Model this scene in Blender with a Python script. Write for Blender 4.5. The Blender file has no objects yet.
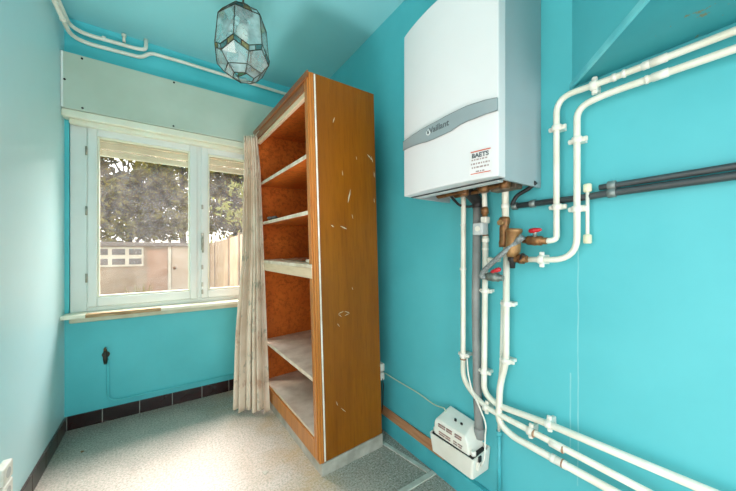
import bpy, bmesh, math, random
from mathutils import Vector, Matrix, noise
R = random.Random(7)
C = bpy.context.scene.collection
PI = math.pi

# ---------------------------------------------------------------- the room in metres
F, TH, H, HZ = 296.0, math.radians(34.4), 1.2, 250.0      # focal px, yaw, eye height, horizon row
XL, XR, YB, ZC = -0.552, 1.225, 2.756, 2.75               # left wall, right wall, window wall, ceiling
cT, sT = math.cos(TH), math.sin(TH)
def ray(px, py):
    u = (px-368)/F
    return Vector((u*cT+sT, -u*sT+cT, (HZ-py)/F))
def rw(px, py, off=0.0):            # point on a plane parallel to the right wall
    d = ray(px, py); t = (XR-off)/d.x
    return Vector((XR-off, d.y*t, H+d.z*t))
def bw(px, py, off=0.0):            # point on a plane parallel to the window wall
    d = ray(px, py); t = (YB-off)/d.y
    return Vector((d.x*t, YB-off, H+d.z*t))

# ---------------------------------------------------------------- materials
def lin(c):
    f = lambda v: v/12.92 if v <= .04045 else ((v+.055)/1.055)**2.4
    return tuple(f(x/255) for x in c)+(1.0,)
def newmat(name):
    m = bpy.data.materials.new(name); m.use_nodes = True
    nt = m.node_tree
    return m, nt, nt.nodes['Principled BSDF']
def N(nt, t, **kw):
    n = nt.nodes.new(t)
    for k, v in kw.items():
        if k in n.inputs: n.inputs[k].default_value = v
        else: setattr(n, k, v)
    return n
def mixc(nt, fac, a, b, mode='MIX'):
    n = nt.nodes.new('ShaderNodeMix'); n.data_type = 'RGBA'; n.blend_type = mode
    for s, v in ((0, fac), (6, a), (7, b)):
        if isinstance(v, (float, int)): n.inputs[s].default_value = v
        elif isinstance(v, tuple): n.inputs[s].default_value = v
        else: nt.links.new(v, n.inputs[s])
    return n.outputs[2]
def ramp(nt, src, lo, hi):
    n = nt.nodes.new('ShaderNodeMapRange'); n.clamp = True
    n.inputs['From Min'].default_value = lo; n.inputs['From Max'].default_value = hi
    nt.links.new(src, n.inputs['Value']); return n.outputs[0]
def math_(nt, op, a, b=0.0):
    n = nt.nodes.new('ShaderNodeMath'); n.operation = op
    for i, v in enumerate((a, b)):
        if isinstance(v, (float, int)): n.inputs[i].default_value = v
        else: nt.links.new(v, n.inputs[i])
    return n.outputs[0]
def noise_(nt, scale, detail=4, rough=.55, stretch=None, src='Object'):
    tc = nt.nodes.new('ShaderNodeTexCoord'); v = tc.outputs[src]
    if stretch:
        mp = nt.nodes.new('ShaderNodeMapping'); mp.inputs['Scale'].default_value = stretch
        nt.links.new(v, mp.inputs['Vector']); v = mp.outputs[0]
    n = nt.nodes.new('ShaderNodeTexNoise'); n.inputs['Scale'].default_value = scale
    n.inputs['Detail'].default_value = detail; n.inputs['Roughness'].default_value = rough
    nt.links.new(v, n.inputs['Vector']); return n.outputs[0]
def bump(nt, b, src, strength=.2, dist=.005):
    n = nt.nodes.new('ShaderNodeBump'); n.inputs['Strength'].default_value = strength
    n.inputs['Distance'].default_value = dist
    nt.links.new(src, n.inputs['Height']); nt.links.new(n.outputs[0], b.inputs['Normal'])
def mat(name, c1, c2=None, scale=8, rough=.5, metal=0, lo=.35, hi=.65, stretch=None, bmp=0, bscale=60, spec=.5, detail=4):
    m, nt, b = newmat(name)
    b.inputs['Roughness'].default_value = rough; b.inputs['Metallic'].default_value = metal
    b.inputs['Specular IOR Level'].default_value = spec
    c2 = c2 or tuple(max(0, v*.93) for v in c1)
    f = ramp(nt, noise_(nt, scale, detail, stretch=stretch), lo, hi)
    nt.links.new(mixc(nt, f, lin(c1), lin(c2)), b.inputs['Base Color'])
    if bmp: bump(nt, b, noise_(nt, bscale, 3, stretch=stretch), bmp)
    return m

M = {}
M['teal'] = mat('teal wall paint', (86,186,194), (78,178,187), 2.5, .55, bmp=.12, bscale=25)
M['teal_back'] = mat('teal paint under window', (88,200,208), (80,192,200), 2.5, .55, bmp=.12, bscale=25)
M['teal_ceil'] = mat('teal ceiling paint', (140,210,214), (134,206,210), 1.5, .6, bmp=.1, bscale=20)
M['teal_trim'] = mat('teal gloss paint', (78,180,188), (68,165,174), 6, .3, bmp=.1, bscale=30)
M['left_lit_paint'] = mat('teal wall paint lightened as lit', (196,229,231), (189,226,228), 2, .38, bmp=.12, bscale=25)  # wall teal made paler: the brighter light on this wall is in the colour

def right_wall_mat():
    m, nt, b = newmat('teal wall paint with drips')
    b.inputs['Roughness'].default_value = .5
    base = mixc(nt, ramp(nt, noise_(nt, 2.2, 4), .35, .65), lin((88,188,196)), lin((78,179,188)))
    sx = nt.nodes.new('ShaderNodeSeparateXYZ'); tc = nt.nodes.new('ShaderNodeTexCoord')
    nt.links.new(tc.outputs['Object'], sx.inputs[0])
    wob = math_(nt, 'MULTIPLY', noise_(nt, 6, 2), .012)
    for y0, z0, z1 in ((rw(578,300).y, .35, 1.2), (rw(570,300).y, .45, .75)):
        d = math_(nt, 'ABSOLUTE', math_(nt, 'SUBTRACT', math_(nt, 'ADD', sx.outputs[1], wob), y0+.006))
        k = math_(nt, 'LESS_THAN', d, .0022)
        k = math_(nt, 'MULTIPLY', k, math_(nt, 'GREATER_THAN', sx.outputs[2], z0))
        k = math_(nt, 'MULTIPLY', k, math_(nt, 'LESS_THAN', sx.outputs[2], z1))
        k = math_(nt, 'MULTIPLY', k, math_(nt, 'MULTIPLY', noise_(nt, 9, 3), .45))
        base = mixc(nt, k, base, lin((205,232,228)))
    nt.links.new(base, b.inputs['Base Color'])
    bump(nt, b, noise_(nt, 14, 4), .12, .004)
    return m
M['right'] = right_wall_mat()

def bulk_mat():
    m, nt, b = newmat('peeling teal paint darkened as shade')
    b.inputs['Roughness'].default_value = .5
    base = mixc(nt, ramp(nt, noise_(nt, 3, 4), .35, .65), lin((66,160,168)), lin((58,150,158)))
    p = ramp(nt, noise_(nt, 7, 6, .72), .655, .675)
    base = mixc(nt, p, base, lin((128,128,98)))
    nt.links.new(base, b.inputs['Base Color']); return m
M['bulk'] = bulk_mat()

def floor_mat():
    m, nt, b = newmat('worn speckled linoleum')
    b.inputs['Roughness'].default_value = .42
    sx = nt.nodes.new('ShaderNodeSeparateXYZ'); tc = nt.nodes.new('ShaderNodeTexCoord')
    nt.links.new(tc.outputs['Object'], sx.inputs[0])
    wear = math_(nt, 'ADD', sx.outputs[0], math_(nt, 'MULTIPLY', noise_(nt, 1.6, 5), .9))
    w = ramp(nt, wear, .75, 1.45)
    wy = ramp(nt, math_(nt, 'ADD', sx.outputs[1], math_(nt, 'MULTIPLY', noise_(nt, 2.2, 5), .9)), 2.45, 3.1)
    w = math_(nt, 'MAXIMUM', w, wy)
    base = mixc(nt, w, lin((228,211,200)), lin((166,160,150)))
    sp = ramp(nt, noise_(nt, 95, 3, .65), .44, .62)
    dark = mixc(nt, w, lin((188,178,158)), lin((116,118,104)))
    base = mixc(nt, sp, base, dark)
    sp2 = ramp(nt, noise_(nt, 130, 2, .6), .62, .68)
    base = mixc(nt, sp2, base, lin((232,230,220)))
    st = ramp(nt, noise_(nt, 2.3, 6, .65), .58, .72)      # rusty wear stains
    base = mixc(nt, math_(nt, 'MULTIPLY', st, .38), base, lin((176,140,84)))
    fr = math_(nt, 'MULTIPLY', ramp(nt, sx.outputs[0], .28, .58), ramp(nt, noise_(nt, 3.2, 6, .65), .42, .62))
    fr = math_(nt, 'MULTIPLY', fr, ramp(nt, math_(nt, 'MULTIPLY', sx.outputs[0], -1.0), -.80, -.66))
    base = mixc(nt, math_(nt, 'MULTIPLY', fr, .55), base, lin((196,158,100)))
    dirt = ramp(nt, noise_(nt, 4.5, 6, .7), .62, .8)
    base = mixc(nt, math_(nt, 'MULTIPLY', dirt, .4), base, lin((120,100,74)))
    nt.links.new(base, b.inputs['Base Color'])
    bump(nt, b, noise_(nt, 60, 2), .08, .002)
    return m
M['floor'] = floor_mat()

def tile_mat():
    m, nt, b = newmat('dark brown skirting tile')
    b.inputs['Roughness'].default_value = .22
    f = ramp(nt, noise_(nt, 9, 4), .35, .65)
    nt.links.new(mixc(nt, f, lin((48,26,24)), lin((30,16,17))), b.inputs['Base Color']); return m
M['tile'] = tile_mat()
M['tile_left'] = mat('lighter brown skirting tile', (84,68,62), (66,50,46), 9, .3)  # paler brown than the back wall tiles
M['grout'] = mat('pale grout', (150,150,142), None, 20, .8)
M['pipe'] = mat('cream painted pipe', (232,230,216), (220,216,198), 12, .3)
M['clip'] = mat('white plastic clip', (236,234,224), (222,218,204), 20, .4)
M['rust'] = mat('rusty ring', (150,104,70), (176,140,110), 60, .6)
M['grey_pipe'] = mat('grey plastic pipe', (146,147,144), (126,127,124), 10, .45)
M['dark_pipe'] = mat('dark grey pipe', (66,74,76), (54,60,62), 10, .4)
M['dull_metal'] = mat('dull metal band', (150,160,158), (120,130,128), 30, .4, .6)
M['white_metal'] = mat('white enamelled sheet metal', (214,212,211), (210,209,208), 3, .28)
M['side_metal_shaded'] = mat('white side metal greyed as shade', (160,170,172), (154,166,169), 3, .3)  # white casing metal, the dim side's shade put into its grey
M['silver'] = mat('silver plastic strip', (150,160,162), (142,153,155), 4, .35, .2)
M['ink'] = mat('dark grey print', (84,92,94), None, 5, .6)
M['logo'] = mat('pale emblem', (210,216,214), None, 5, .5)
M['red_ink'] = mat('red print', (206,92,60), None, 5, .6)
M['sticker'] = mat('white sticker', (222,219,217), None, 5, .5)
M['black'] = mat('black rubber', (34,34,34), (24,24,24), 20, .5)
M['underside'] = mat('grimy underside metal', (120,110,92), (70,60,50), 30, .6, .2)
M['brass'] = mat('aged brass', (178,140,92), (142,104,66), 30, .38, .45)
M['copper'] = mat('brown copper fitting', (152,108,64), (110,74,46), 40, .4, .5)
M['red'] = mat('red lever', (196,32,42), None, 10, .35)
M['hose'] = mat('grey braided hose', (146,152,150), (106,112,112), 140, .45, .2)
M['valve_grey'] = mat('grey metal valve', (142,150,142), (96,106,100), 40, .4, .5)
M['box_grey'] = mat('pale grey plastic', (196,202,200), None, 20, .45)
M['pump'] = mat('off white plastic', (234,231,220), (224,220,206), 7, .38)
M['cream'] = mat('cream window paint', (232,232,212), (224,222,198), 6, .35)
M['mint'] = mat('pale mint window paint', (230,234,228), (224,229,222), 5, .4)
M['pelmet'] = mat('pale grey green board', (188,202,186), (176,190,172), 2.2, .55)
M['bare_wood'] = mat('bare chipped wood', (190,160,118), (150,118,80), 12, .7, stretch=(1,8,8))
M['screw'] = mat('dark screw head', (40,44,42), None, 30, .5, .5)
M['handle'] = mat('window handle metal', (176,176,160), (140,140,128), 30, .35, .5)
M['shutter'] = mat('cream shutter slat', (228,218,196), (214,202,178), 5, .5)
M['plank'] = mat('reddish wood batten', (190,138,98), (166,114,76), 10, .6, stretch=(8,.6,8))
M['concrete_plinth'] = mat('grey painted plinth', (186,182,170), (146,144,132), 9, .5)
M['strip'] = mat('pale floor strip', (204,206,196), (176,176,164), 14, .5)

def wood_mat(name, c1, c2, c3, stretch, sc, rough=.3, burl=False, tex='Object'):
    m, nt, b = newmat(name)
    b.inputs['Roughness'].default_value = rough; b.inputs['Specular IOR Level'].default_value = .3
    g = ramp(nt, noise_(nt, sc, 6, .6, stretch, tex), .3, .7)
    c = mixc(nt, g, lin(c1), lin(c2))
    if burl:
        k = ramp(nt, noise_(nt, 42, 5, .7), .48, .62)
    else:
        k = ramp(nt, noise_(nt, sc*5, 4, .6, stretch, tex), .5, .75)
    c = mixc(nt, math_(nt, 'MULTIPLY', k, .6), c, lin(c3))
    d = ramp(nt, noise_(nt, 1.3, 4), .45, .75)
    c = mixc(nt, math_(nt, 'MULTIPLY', d, .35), c, lin(c3))
    nt.links.new(c, b.inputs['Base Color'])
    return m
M['wood_side'] = wood_mat('varnished brown veneer', (140,84,10), (122,68,6), (98,52,4), (6,6,.45), 3, .34)
M['wood_edge'] = wood_mat('varnished orange wood edge', (196,128,60), (170,102,42), (128,70,28), (8,8,.4), 4, .28)
M['wood_burl'] = wood_mat('mottled orange hardboard', (212,116,46), (194,98,36), (134,64,20), (1,1,1), 6, .32, True)
M['wood_top'] = wood_mat('dark brown rail', (150,98,56), (124,76,42), (84,48,24), (6,.5,6), 4, .35)
M['ply'] = wood_mat('pale plywood edge', (226,204,172), (210,184,148), (186,156,116), (6,.5,6), 4, .35)
M['shelf_white'] = mat('white painted shelf edge', (228,216,196), (200,182,154), 14, .4)
M['shelf_top'] = mat('pale marbled shelf cover', (214,200,184), (182,164,146), 8, .45)
M['white_line'] = mat('white edge strip', (236,230,216), (206,196,176), 10, .5)
M['scratch'] = mat('pale scrape', (206,200,176), (170,160,130), 40, .7)
M['marble_chip'] = mat('pale chip', (214,206,190), None, 30, .7)

def curtain_mat():
    m, nt, b = newmat('faded floral curtain cloth')
    b.inputs['Roughness'].default_value = .85
    c = mixc(nt, ramp(nt, noise_(nt, 5, 4), .4, .65), lin((226,210,188)), lin((210,188,162)))
    k = ramp(nt, noise_(nt, 13, 5, .7, (1,1,.6)), .57, .66)
    c = mixc(nt, math_(nt, 'MULTIPLY', k, .65), c, lin((128,136,118)))
    k = ramp(nt, noise_(nt, 10, 4, .6, (1.3,1,.7)), .6, .68)
    c = mixc(nt, math_(nt, 'MULTIPLY', k, .5), c, lin((176,126,98)))
    nt.links.new(c, b.inputs['Base Color'])
    return m
M['curtain'] = curtain_mat()

def thin_glass(name, tint, refl=.12, frost=0.0):
    m, nt, b = newmat(name); nt.nodes.remove(b)
    out = nt.nodes['Material Output']
    tr = N(nt, 'ShaderNodeBsdfTransparent'); tr.inputs[0].default_value = tint
    gl = N(nt, 'ShaderNodeBsdfGlossy'); gl.inputs['Roughness'].default_value = .03
    mx = nt.nodes.new('ShaderNodeMixShader'); mx.inputs[0].default_value = refl
    nt.links.new(tr.outputs[0], mx.inputs[1]); nt.links.new(gl.outputs[0], mx.inputs[2])
    s = mx.outputs[0]
    if frost:
        df = N(nt, 'ShaderNodeBsdfDiffuse'); df.inputs[0].default_value = (tint[0],tint[1],tint[2],1)
        tl = N(nt, 'ShaderNodeBsdfTranslucent'); tl.inputs[0].default_value = (tint[0],tint[1],tint[2],1)
        m1 = nt.nodes.new('ShaderNodeMixShader'); m1.inputs[0].default_value = .5
        nt.links.new(df.outputs[0], m1.inputs[1]); nt.links.new(tl.outputs[0], m1.inputs[2])
        m2 = nt.nodes.new('ShaderNodeMixShader')
        nf = ramp(nt, noise_(nt, 14, 3), .3, .7)
        nt.links.new(math_(nt, 'MULTIPLY', math_(nt, 'ADD', nf, .5), frost), m2.inputs[0])
        nt.links.new(s, m2.inputs[1]); nt.links.new(m1.outputs[0], m2.inputs[2]); s = m2.outputs[0]
    nt.links.new(s, out.inputs['Surface'])
    return m
M['glass'] = thin_glass('dusty window glass', (.97,.96,.93,1), .004, .03)
M['lamp_glass'] = thin_glass('bevelled clear lamp glass', (.88,.94,.93,1), .24, .25)
M['lamp_amber'] = thin_glass('amber lamp glass', (.62,.42,.18,1), .1, .35)
M['lamp_dark'] = thin_glass('smoky teal lamp glass', (.2,.38,.38,1), .1, .3)
M['came'] = mat('dark lead came', (52,52,44), (74,70,56), 40, .4, .5)

M['shed_wall'] = mat('weathered shed boards', (170,146,124), (150,126,104), 3, .8)
M['shed_roof'] = mat('grey shed roof edge', (128,116,108), (106,94,88), 4, .8)
M['shed_trim'] = mat('pale shed trim', (218,206,190), None, 5, .7)
M['shed_glass'] = mat('dark shed pane', (84,74,74), (112,100,96), 3, .25)
M['shed_door'] = mat('pale shed door', (206,184,166), (194,170,150), 4, .7)
M['fence'] = mat('tan concrete fence slab', (172,148,120), (150,124,96), 2.5, .8)  # tan is the slab's own colour
M['post'] = mat('fence post', (112,90,68), (96,76,56), 4, .8)
M['soil'] = mat('garden ground', (132,124,92), (104,110,70), 3, .9)
M['trunk'] = mat('tree bark', (96,80,62), (72,60,48), 8, .9)
def leaf_mat(name, a, b_, c):
    m, nt, b = newmat(name)
    b.inputs['Roughness'].default_value = .6
    k = ramp(nt, noise_(nt, 1.6, 4), .35, .65)
    col = mixc(nt, k, lin(a), lin(b_))
    k2 = ramp(nt, noise_(nt, 9, 2), .5, .7)
    col = mixc(nt, k2, col, lin(c))
    nt.links.new(col, b.inputs['Base Color'])
    out = nt.nodes['Material Output']
    tl = nt.nodes.new('ShaderNodeBsdfTranslucent'); nt.links.new(col, tl.inputs[0])
    mx = nt.nodes.new('ShaderNodeMixShader'); mx.inputs[0].default_value = .4
    nt.links.new(b.outputs[0], mx.inputs[1]); nt.links.new(tl.outputs[0], mx.inputs[2])
    nt.links.new(mx.outputs[0], out.inputs['Surface'])
    return m
M['leaf_a'] = leaf_mat('olive leaves', (134,122,36), (86,82,20), (172,156,56))
M['leaf_b'] = leaf_mat('brownish green leaves', (124,104,34), (78,70,20), (156,134,48))
M['leaf_c'] = leaf_mat('yellow green leaves', (168,166,84), (134,138,66), (196,190,110))

# ---------------------------------------------------------------- mesh helpers
class MB:
    def __init__(s): s.bm = bmesh.new()
    def box(s, a, b, bev=0.0, seg=2, mx=None):
        lo = [min(a[i], b[i]) for i in range(3)]; hi = [max(a[i], b[i]) for i in range(3)]
        t = bmesh.new(); bmesh.ops.create_cube(t, size=1)
        for v in t.verts:
            v.co = Vector([lo[i]+(v.co[i]+.5)*(hi[i]-lo[i]) for i in range(3)])
        if bev: bmesh.ops.bevel(t, geom=t.edges[:], offset=bev, segments=seg, affect='EDGES', profile=.5)
        return s.add(t, mx)
    def add(s, t, mx=None):
        if mx is not None: t.transform(mx)
        me = bpy.data.meshes.new('t'); t.to_mesh(me); t.free(); s.bm.from_mesh(me); bpy.data.meshes.remove(me); return s
    def prism(s, poly, d, bev=0, mx=None):      # poly 3D points extruded by vector d
        t = bmesh.new(); vs = [t.verts.new(p) for p in poly]; f = t.faces.new(vs)
        r = bmesh.ops.extrude_face_region(t, geom=[f])
        for v in r['geom']:
            if isinstance(v, bmesh.types.BMVert): v.co += Vector(d)
        bmesh.ops.recalc_face_normals(t, faces=t.faces[:])
        if bev: bmesh.ops.bevel(t, geom=t.edges[:], offset=bev, segments=2, affect='EDGES', profile=.5)
        return s.add(t, mx)
    def quad(s, *p):
        s.bm.faces.new([s.bm.verts.new(q) for q in p]); return s
    def tube(s, pts, r, seg=14, cap=True):
        pts = [Vector(p) for p in pts]; n = len(pts)
        rs = r if isinstance(r, (list, tuple)) else [r]*n
        tan = []
        for i in range(n):
            a = pts[max(0, i-1)]; b = pts[min(n-1, i+1)]; tan.append((b-a).normalized())
        up = Vector((0,0,1)) if abs(tan[0].z) < .9 else Vector((1,0,0))
        nr = (up-tan[0]*up.dot(tan[0])).normalized(); rings = []
        for i in range(n):
            nr = (nr-tan[i]*nr.dot(tan[i])).normalized(); bi = tan[i].cross(nr)
            rings.append([s.bm.verts.new(pts[i]+(nr*math.cos(2*PI*k/seg)+bi*math.sin(2*PI*k/seg))*rs[i]) for k in range(seg)])
        for i in range(n-1):
            for k in range(seg):
                f = s.bm.faces.new((rings[i][k], rings[i][(k+1)%seg], rings[i+1][(k+1)%seg], rings[i+1][k])); f.smooth = True
        if cap:
            s.bm.faces.new(rings[0][::-1]); s.bm.faces.new(rings[-1])
        return s
    def cyl(s, a, b, r, seg=20, bev=0):
        a, b = Vector(a), Vector(b); d = (b-a).normalized()
        if bev: return s.tube([a, a+d*.0001, a+d*bev, b-d*bev, b-d*.0001, b], [r-bev, r-bev, r, r, r-bev, r-bev], seg)
        return s.tube([a, b], r, seg)
    def sphere(s, c, r, sc=(1,1,1), seg=16):
        t = bmesh.new(); bmesh.ops.create_uvsphere(t, u_segments=seg, v_segments=seg//2, radius=r)
        for f in t.faces: f.smooth = True
        for v in t.verts: v.co = Vector((v.co.x*sc[0], v.co.y*sc[1], v.co.z*sc[2]))+Vector(c)
        return s.add(t)
    def build(s, name, m, parent=None, label=None, kind=None):
        me = bpy.data.meshes.new(name); bmesh.ops.recalc_face_normals(s.bm, faces=s.bm.faces[:])
        s.bm.to_mesh(me); s.bm.free()
        for k in (m if isinstance(m, (list, tuple)) else [m]): me.materials.append(k)
        o = bpy.data.objects.new(name, me); C.objects.link(o)
        if parent: 
            o.parent = parent
            # meshes are written in world metres unless the parent holds a local frame
            if parent.get('world'): o.matrix_parent_inverse = Matrix.Translation(parent['world']).inverted()
        if label: o['label'] = label
        if kind: o['kind'] = kind
        return o
def arc_path(pts, rad, n=7):
    pts = [Vector(p) for p in pts]; out = [pts[0]]
    for i in range(1, len(pts)-1):
        p = pts[i]; a = (pts[i-1]-p); b = (pts[i+1]-p)
        rr = rad[i] if isinstance(rad, (list, tuple)) else rad
        l = min(rr, a.length*.49, b.length*.49); A = p+a.normalized()*l; B = p+b.normalized()*l
        for k in range(n+1):
            t = k/n; out.append(A*(1-t)**2+p*2*t*(1-t)+B*t*t)
    out.append(pts[-1]); return out
def thing(name, label, cat, loc=(0,0,0), group=None, local=False, rot=(0,0,0)):
    o = bpy.data.objects.new(name, None); C.objects.link(o); o.location = loc; o.rotation_euler = rot
    o.empty_display_size = .05
    if label: o['label'] = label
    if cat: o['category'] = cat
    if group: o['group'] = group
    if not local: o['world'] = tuple(loc) if any(loc) else (0.0,0.0,1e-9)
    return o
def tag(o, label, cat, group=None):
    o['label'] = label; o['category'] = cat
    if group: o['group'] = group
    return o
def struct(o): o['kind'] = 'structure'; return o
def text_mesh(body, size, mx, name, m, parent, bold=0.0):
    cu = bpy.data.curves.new(name, 'FONT'); cu.body = body; cu.size = size; cu.align_x = 'CENTER'; cu.align_y = 'CENTER'
    cu.offset = bold; cu.extrude = .0004
    t = bpy.data.objects.new('tmp', cu); C.objects.link(t)
    dg = bpy.context.evaluated_depsgraph_get(); dg.update()
    me = bpy.data.meshes.new_from_object(t.evaluated_get(dg)); bpy.data.objects.remove(t); bpy.data.curves.remove(cu)
    b = bmesh.new(); b.from_mesh(me); bpy.data.meshes.remove(me)
    if callable(mx):
        for v in b.verts: v.co = mx(v.co)
    else: b.transform(mx)
    k = MB(); k.add(b); return k.build(name, m, parent)

# ================================================================= ROOM SHELL
T = .12; YR = -1.75
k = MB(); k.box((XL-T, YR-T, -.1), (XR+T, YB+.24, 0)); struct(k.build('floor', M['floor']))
k = MB(); k.box((XL-T, YR-T, ZC), (XR+T, YB+.24, ZC+.1)); struct(k.build('ceiling', M['teal_ceil']))
k = MB(); k.box((XR, YR-T, 0), (XR+T, YB, ZC)); struct(k.build('wall_right', M['right']))
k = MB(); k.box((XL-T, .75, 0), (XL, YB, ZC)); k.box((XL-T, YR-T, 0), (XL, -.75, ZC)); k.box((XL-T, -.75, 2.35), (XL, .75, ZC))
struct(k.build('wall_left', M['left_lit_paint']))
k = MB(); k.box((XL, YR-T, 0), (XR, YR, ZC)); struct(k.build('wall_rear', M['left_lit_paint']))
# window wall with its opening
WX0, WX1 = bw(69, 200).x, .86
WZ0, WZ1 = .76, 2.10
k = MB()
k.box((XL-T, YB, 0), (XR+T, YB+.24, WZ0)); k.box((XL-T, YB, WZ1), (XR+T, YB+.24, ZC))
k.box((XL-T, YB, WZ0), (WX0, YB+.24, WZ1)); k.box((WX1, YB, WZ0), (XR+T, YB+.24, WZ1))
struct(k.build('wall_back', M['teal_back']))
# hanging bulkhead over the right wall, cut at 45 degrees
a = rw(572, 88); zb = 1.79
k = MB(); poly = [(XR-.001, a.y, zb), (.80, a.y-.40, zb), (.80, YR+.01, zb), (XR-.001, YR+.01, zb)]
k.prism(poly, (0, 0, ZC-zb), .004)
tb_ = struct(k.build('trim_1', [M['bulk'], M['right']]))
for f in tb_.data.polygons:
    if f.normal.x < -.4 and f.normal.y > .4: f.material_index = 1  # slanted face stays lighter; the underside's shade is in the darker peeling paint
k = MB(); d = Vector((.425,.40,0)).normalized(); nrm = Vector((-d.y, d.x, 0))
p0 = Vector((XR-.004, a.y, zb)); p1 = Vector((.80, a.y-.40, zb))
k.prism([p0+nrm*.006+Vector((0,0,-.004)), p0-nrm*.004+Vector((0,0,-.004)), p0-nrm*.004+Vector((0,0,.016)), p0+nrm*.006+Vector((0,0,.016))], p1-p0, .002)
struct(k.build('trim_2', mat('worn teal edge lightened as lit', (120,206,212), (92,186,196), 12, .45)))  # worn bevel edge, the light it catches put into the paler teal
# skirting tiles
k = MB(); g = MB()
BH = .092
xs = [XL+.012, -.362, -.156, .045, .2457, .446, .648, .85, 1.05, XR-.001]
for i in range(len(xs)-1): k.box((xs[i]+.0025, YB-.012, 0), (xs[i+1]-.0025, YB-.0005, BH), .002)
b1 = k.build('baseboard_back', M['tile']); struct(b1)
g.box((XL+.001, YB-.009, 0), (XR-.001, YB-.0004, BH-.001)); g.build('grout', M['grout'], b1)
k = MB(); g = MB(); y = YB-.014
while y > .75:
    y2 = max(.75, y-.202); k.box((XL+.0005, y2+.0025, 0), (XL+.012, y-.0025, BH), .002); y = y2
b1 = k.build('baseboard_left', M['tile_left']); struct(b1)
g.box((XL+.0004, .75, 0), (XL+.009, YB-.014, BH-.001)); g.build('grout', M['grout'], b1)
# teal plinth board along the right wall
k = MB(); k.box((XR-.028, .02, 0), (XR-.0005, 2.74, .10), .003)
struct(k.build('baseboard_right', M['teal_trim']))
# floor strips left by a removed partition
k = MB(); k.prism([(1.100,1.48,.0005),(1.124,1.48,.0005),(1.186,1.135,.0005),(1.160,1.135,.0005)], (0,0,.006), .001); struct(k.build('trim_3', M['strip']))
k = MB(); k.box((.62, 1.098, .0005), (1.194, 1.128, .008), .002); struct(k.build('trim_4', M['strip']))

# ================================================================= WINDOW
W = thing('window_1', None, None); struct(W); del W['world']
W['world'] = (0.0,0.0,1e-9)
def frame(mb, x0, x1, z0, z1, y0, y1, wl, wr, wb, wt, bev=.004):
    mb.box((x0,y0,z0),(x0+wl,y1,z1),bev); mb.box((x1-wr,y0,z0),(x1,y1,z1),bev)
    mb.box((x0+wl,y0,z0),(x1-wr,y1,z0+wb),bev); mb.box((x0+wl,y0,z1-wt),(x1-wr,y1,z1),bev)
fx0 = WX0+.002; fx1 = WX1-.002
xm = bw(199, 200).x
cx0 = bw(86.5, 200).x
k = MB(); frame(k, fx0, fx1, WZ0+.001, WZ1-.001, YB+.012, YB+.10, cx0-fx0, .06, .045, .05)
k.box((xm-.028, YB+.016, WZ0+.04), (xm+.028, YB+.10, WZ1-.04), .004)
k.build('window_frame', M['mint'], W)
def casement(x0, x1, hinge_left, nm='casement'):
    z0, z1 = WZ0+.048, WZ1-.053
    m = MB(); frame(m, x0, x1, z0, z1, YB-.004, YB+.05, .05, .05, .062, .055, .006)
    c = m.build(nm, M['mint'], W)
    m = MB(); frame(m, x0+.05, x1-.05, z0+.062, z1-.055, YB+.006, YB+.03, .012, .012, .014, .012, .003); m.build('glazing_bead', M['cream'], c)
    m = MB(); m.box((x0+.05, YB+.022, z0+.06), (x1-.05, YB+.026, z1-.053)); m.build('pane', M['glass'], c)
    for hz in (z0+.20, z0+.66, z1-.17):
        hx = x0-.004 if hinge_left else x1+.004
        m = MB(); m.cyl((hx, YB-.006, hz-.03), (hx, YB-.006, hz+.03), .006, 10); m.build('hinge', M['handle'], c)
    return c
c1 = casement(cx0+.004, xm-.012, True)
c2 = casement(xm+.014, fx1-.062, False)
hx = bw(202.5, 240, .02).x
m = MB(); m.box((hx-.010, YB-.014, 1.20), (hx+.010, YB-.003, 1.34), .003); m.tube(arc_path([(hx, YB-.012, 1.30), (hx, YB-.04, 1.30), (hx, YB-.045, 1.18)], .015), .007, 10)
m.build('handle', M['handle'], c2)
for z in (1.06, .92, 1.55, .86):
    m = MB(); m.box((hx-.007, YB-.010, z-.018), (hx+.007, YB-.003, z+.018), .002); m.build('latch', M['handle'], c2)
# head trim under the shutter box
m = MB(); m.box((XL+.001, YB-.085, WZ1-.035), (1.0, YB-.001, WZ1+.013), .006); m.box((XL+.03, YB-.05, WZ1-.065), (1.0, YB-.001, WZ1-.034), .006)
m.build('head_trim', M['cream'], W)
# sill
m = MB(); m.box((XL+.001, YB-.115, WZ0-.008), (1.0, YB+.012, WZ0+.017), .006); sill = m.build('sill', M['cream'], W)
m = MB(); m.box((XL+.03, YB-.05, WZ0-.045), (1.0, YB-.0005, WZ0-.009), .006); m.build('apron', mat('pale apron board', (208,214,190), (190,186,156), 7, .5), sill)
x0, x1 = bw(85, 320, .12).x, bw(161, 316, .12).x
m = MB(); m.box((x0, YB-.1165, WZ0-.006), (x1, YB-.075, WZ0+.0185), .002); m.build('worn_edge', M['bare_wood'], sill, 'chipped bare wood edge')
# roller shutter partly down, outside the panes
m = MB()
for i in range(4):
    z = WZ1-.005-i*.0525
    m.box((fx0+.03, YB+.125+.004*(i%2), z-.05), (fx1-.03, YB+.14+.004*(i%2), z), .006)
m.build('roller_shutter', M['shutter'], W)

# shutter box board
sb = thing('shutter_box', 'pale grey green boxed board above the window', 'shutter box', (0,YB,2.12))
zt, zbm = 2.475, WZ1+.0135
m = MB(); m.box((XL+.0015, YB-.095, zbm), (1.0, YB-.0005, zt), .004); m.build('board', M['pelmet'], sb)
m = MB(); m.box((XL+.0015, YB-.10, zbm+.002), (XL+.014, YB-.0955, zt-.002), .002); m.build('edge_batten', M['mint'], sb)
for px, py in ((82,58.5),(174,82.5),(64.5,79),(82.5,108),(173.5,126)):
    p = bw(px, py, .097)
    m = MB(); m.cyl((p.x, YB-.0985, p.z), (p.x, YB-.0945, p.z), .0065, 10); m.build('screw', M['screw'], sb)

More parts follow.
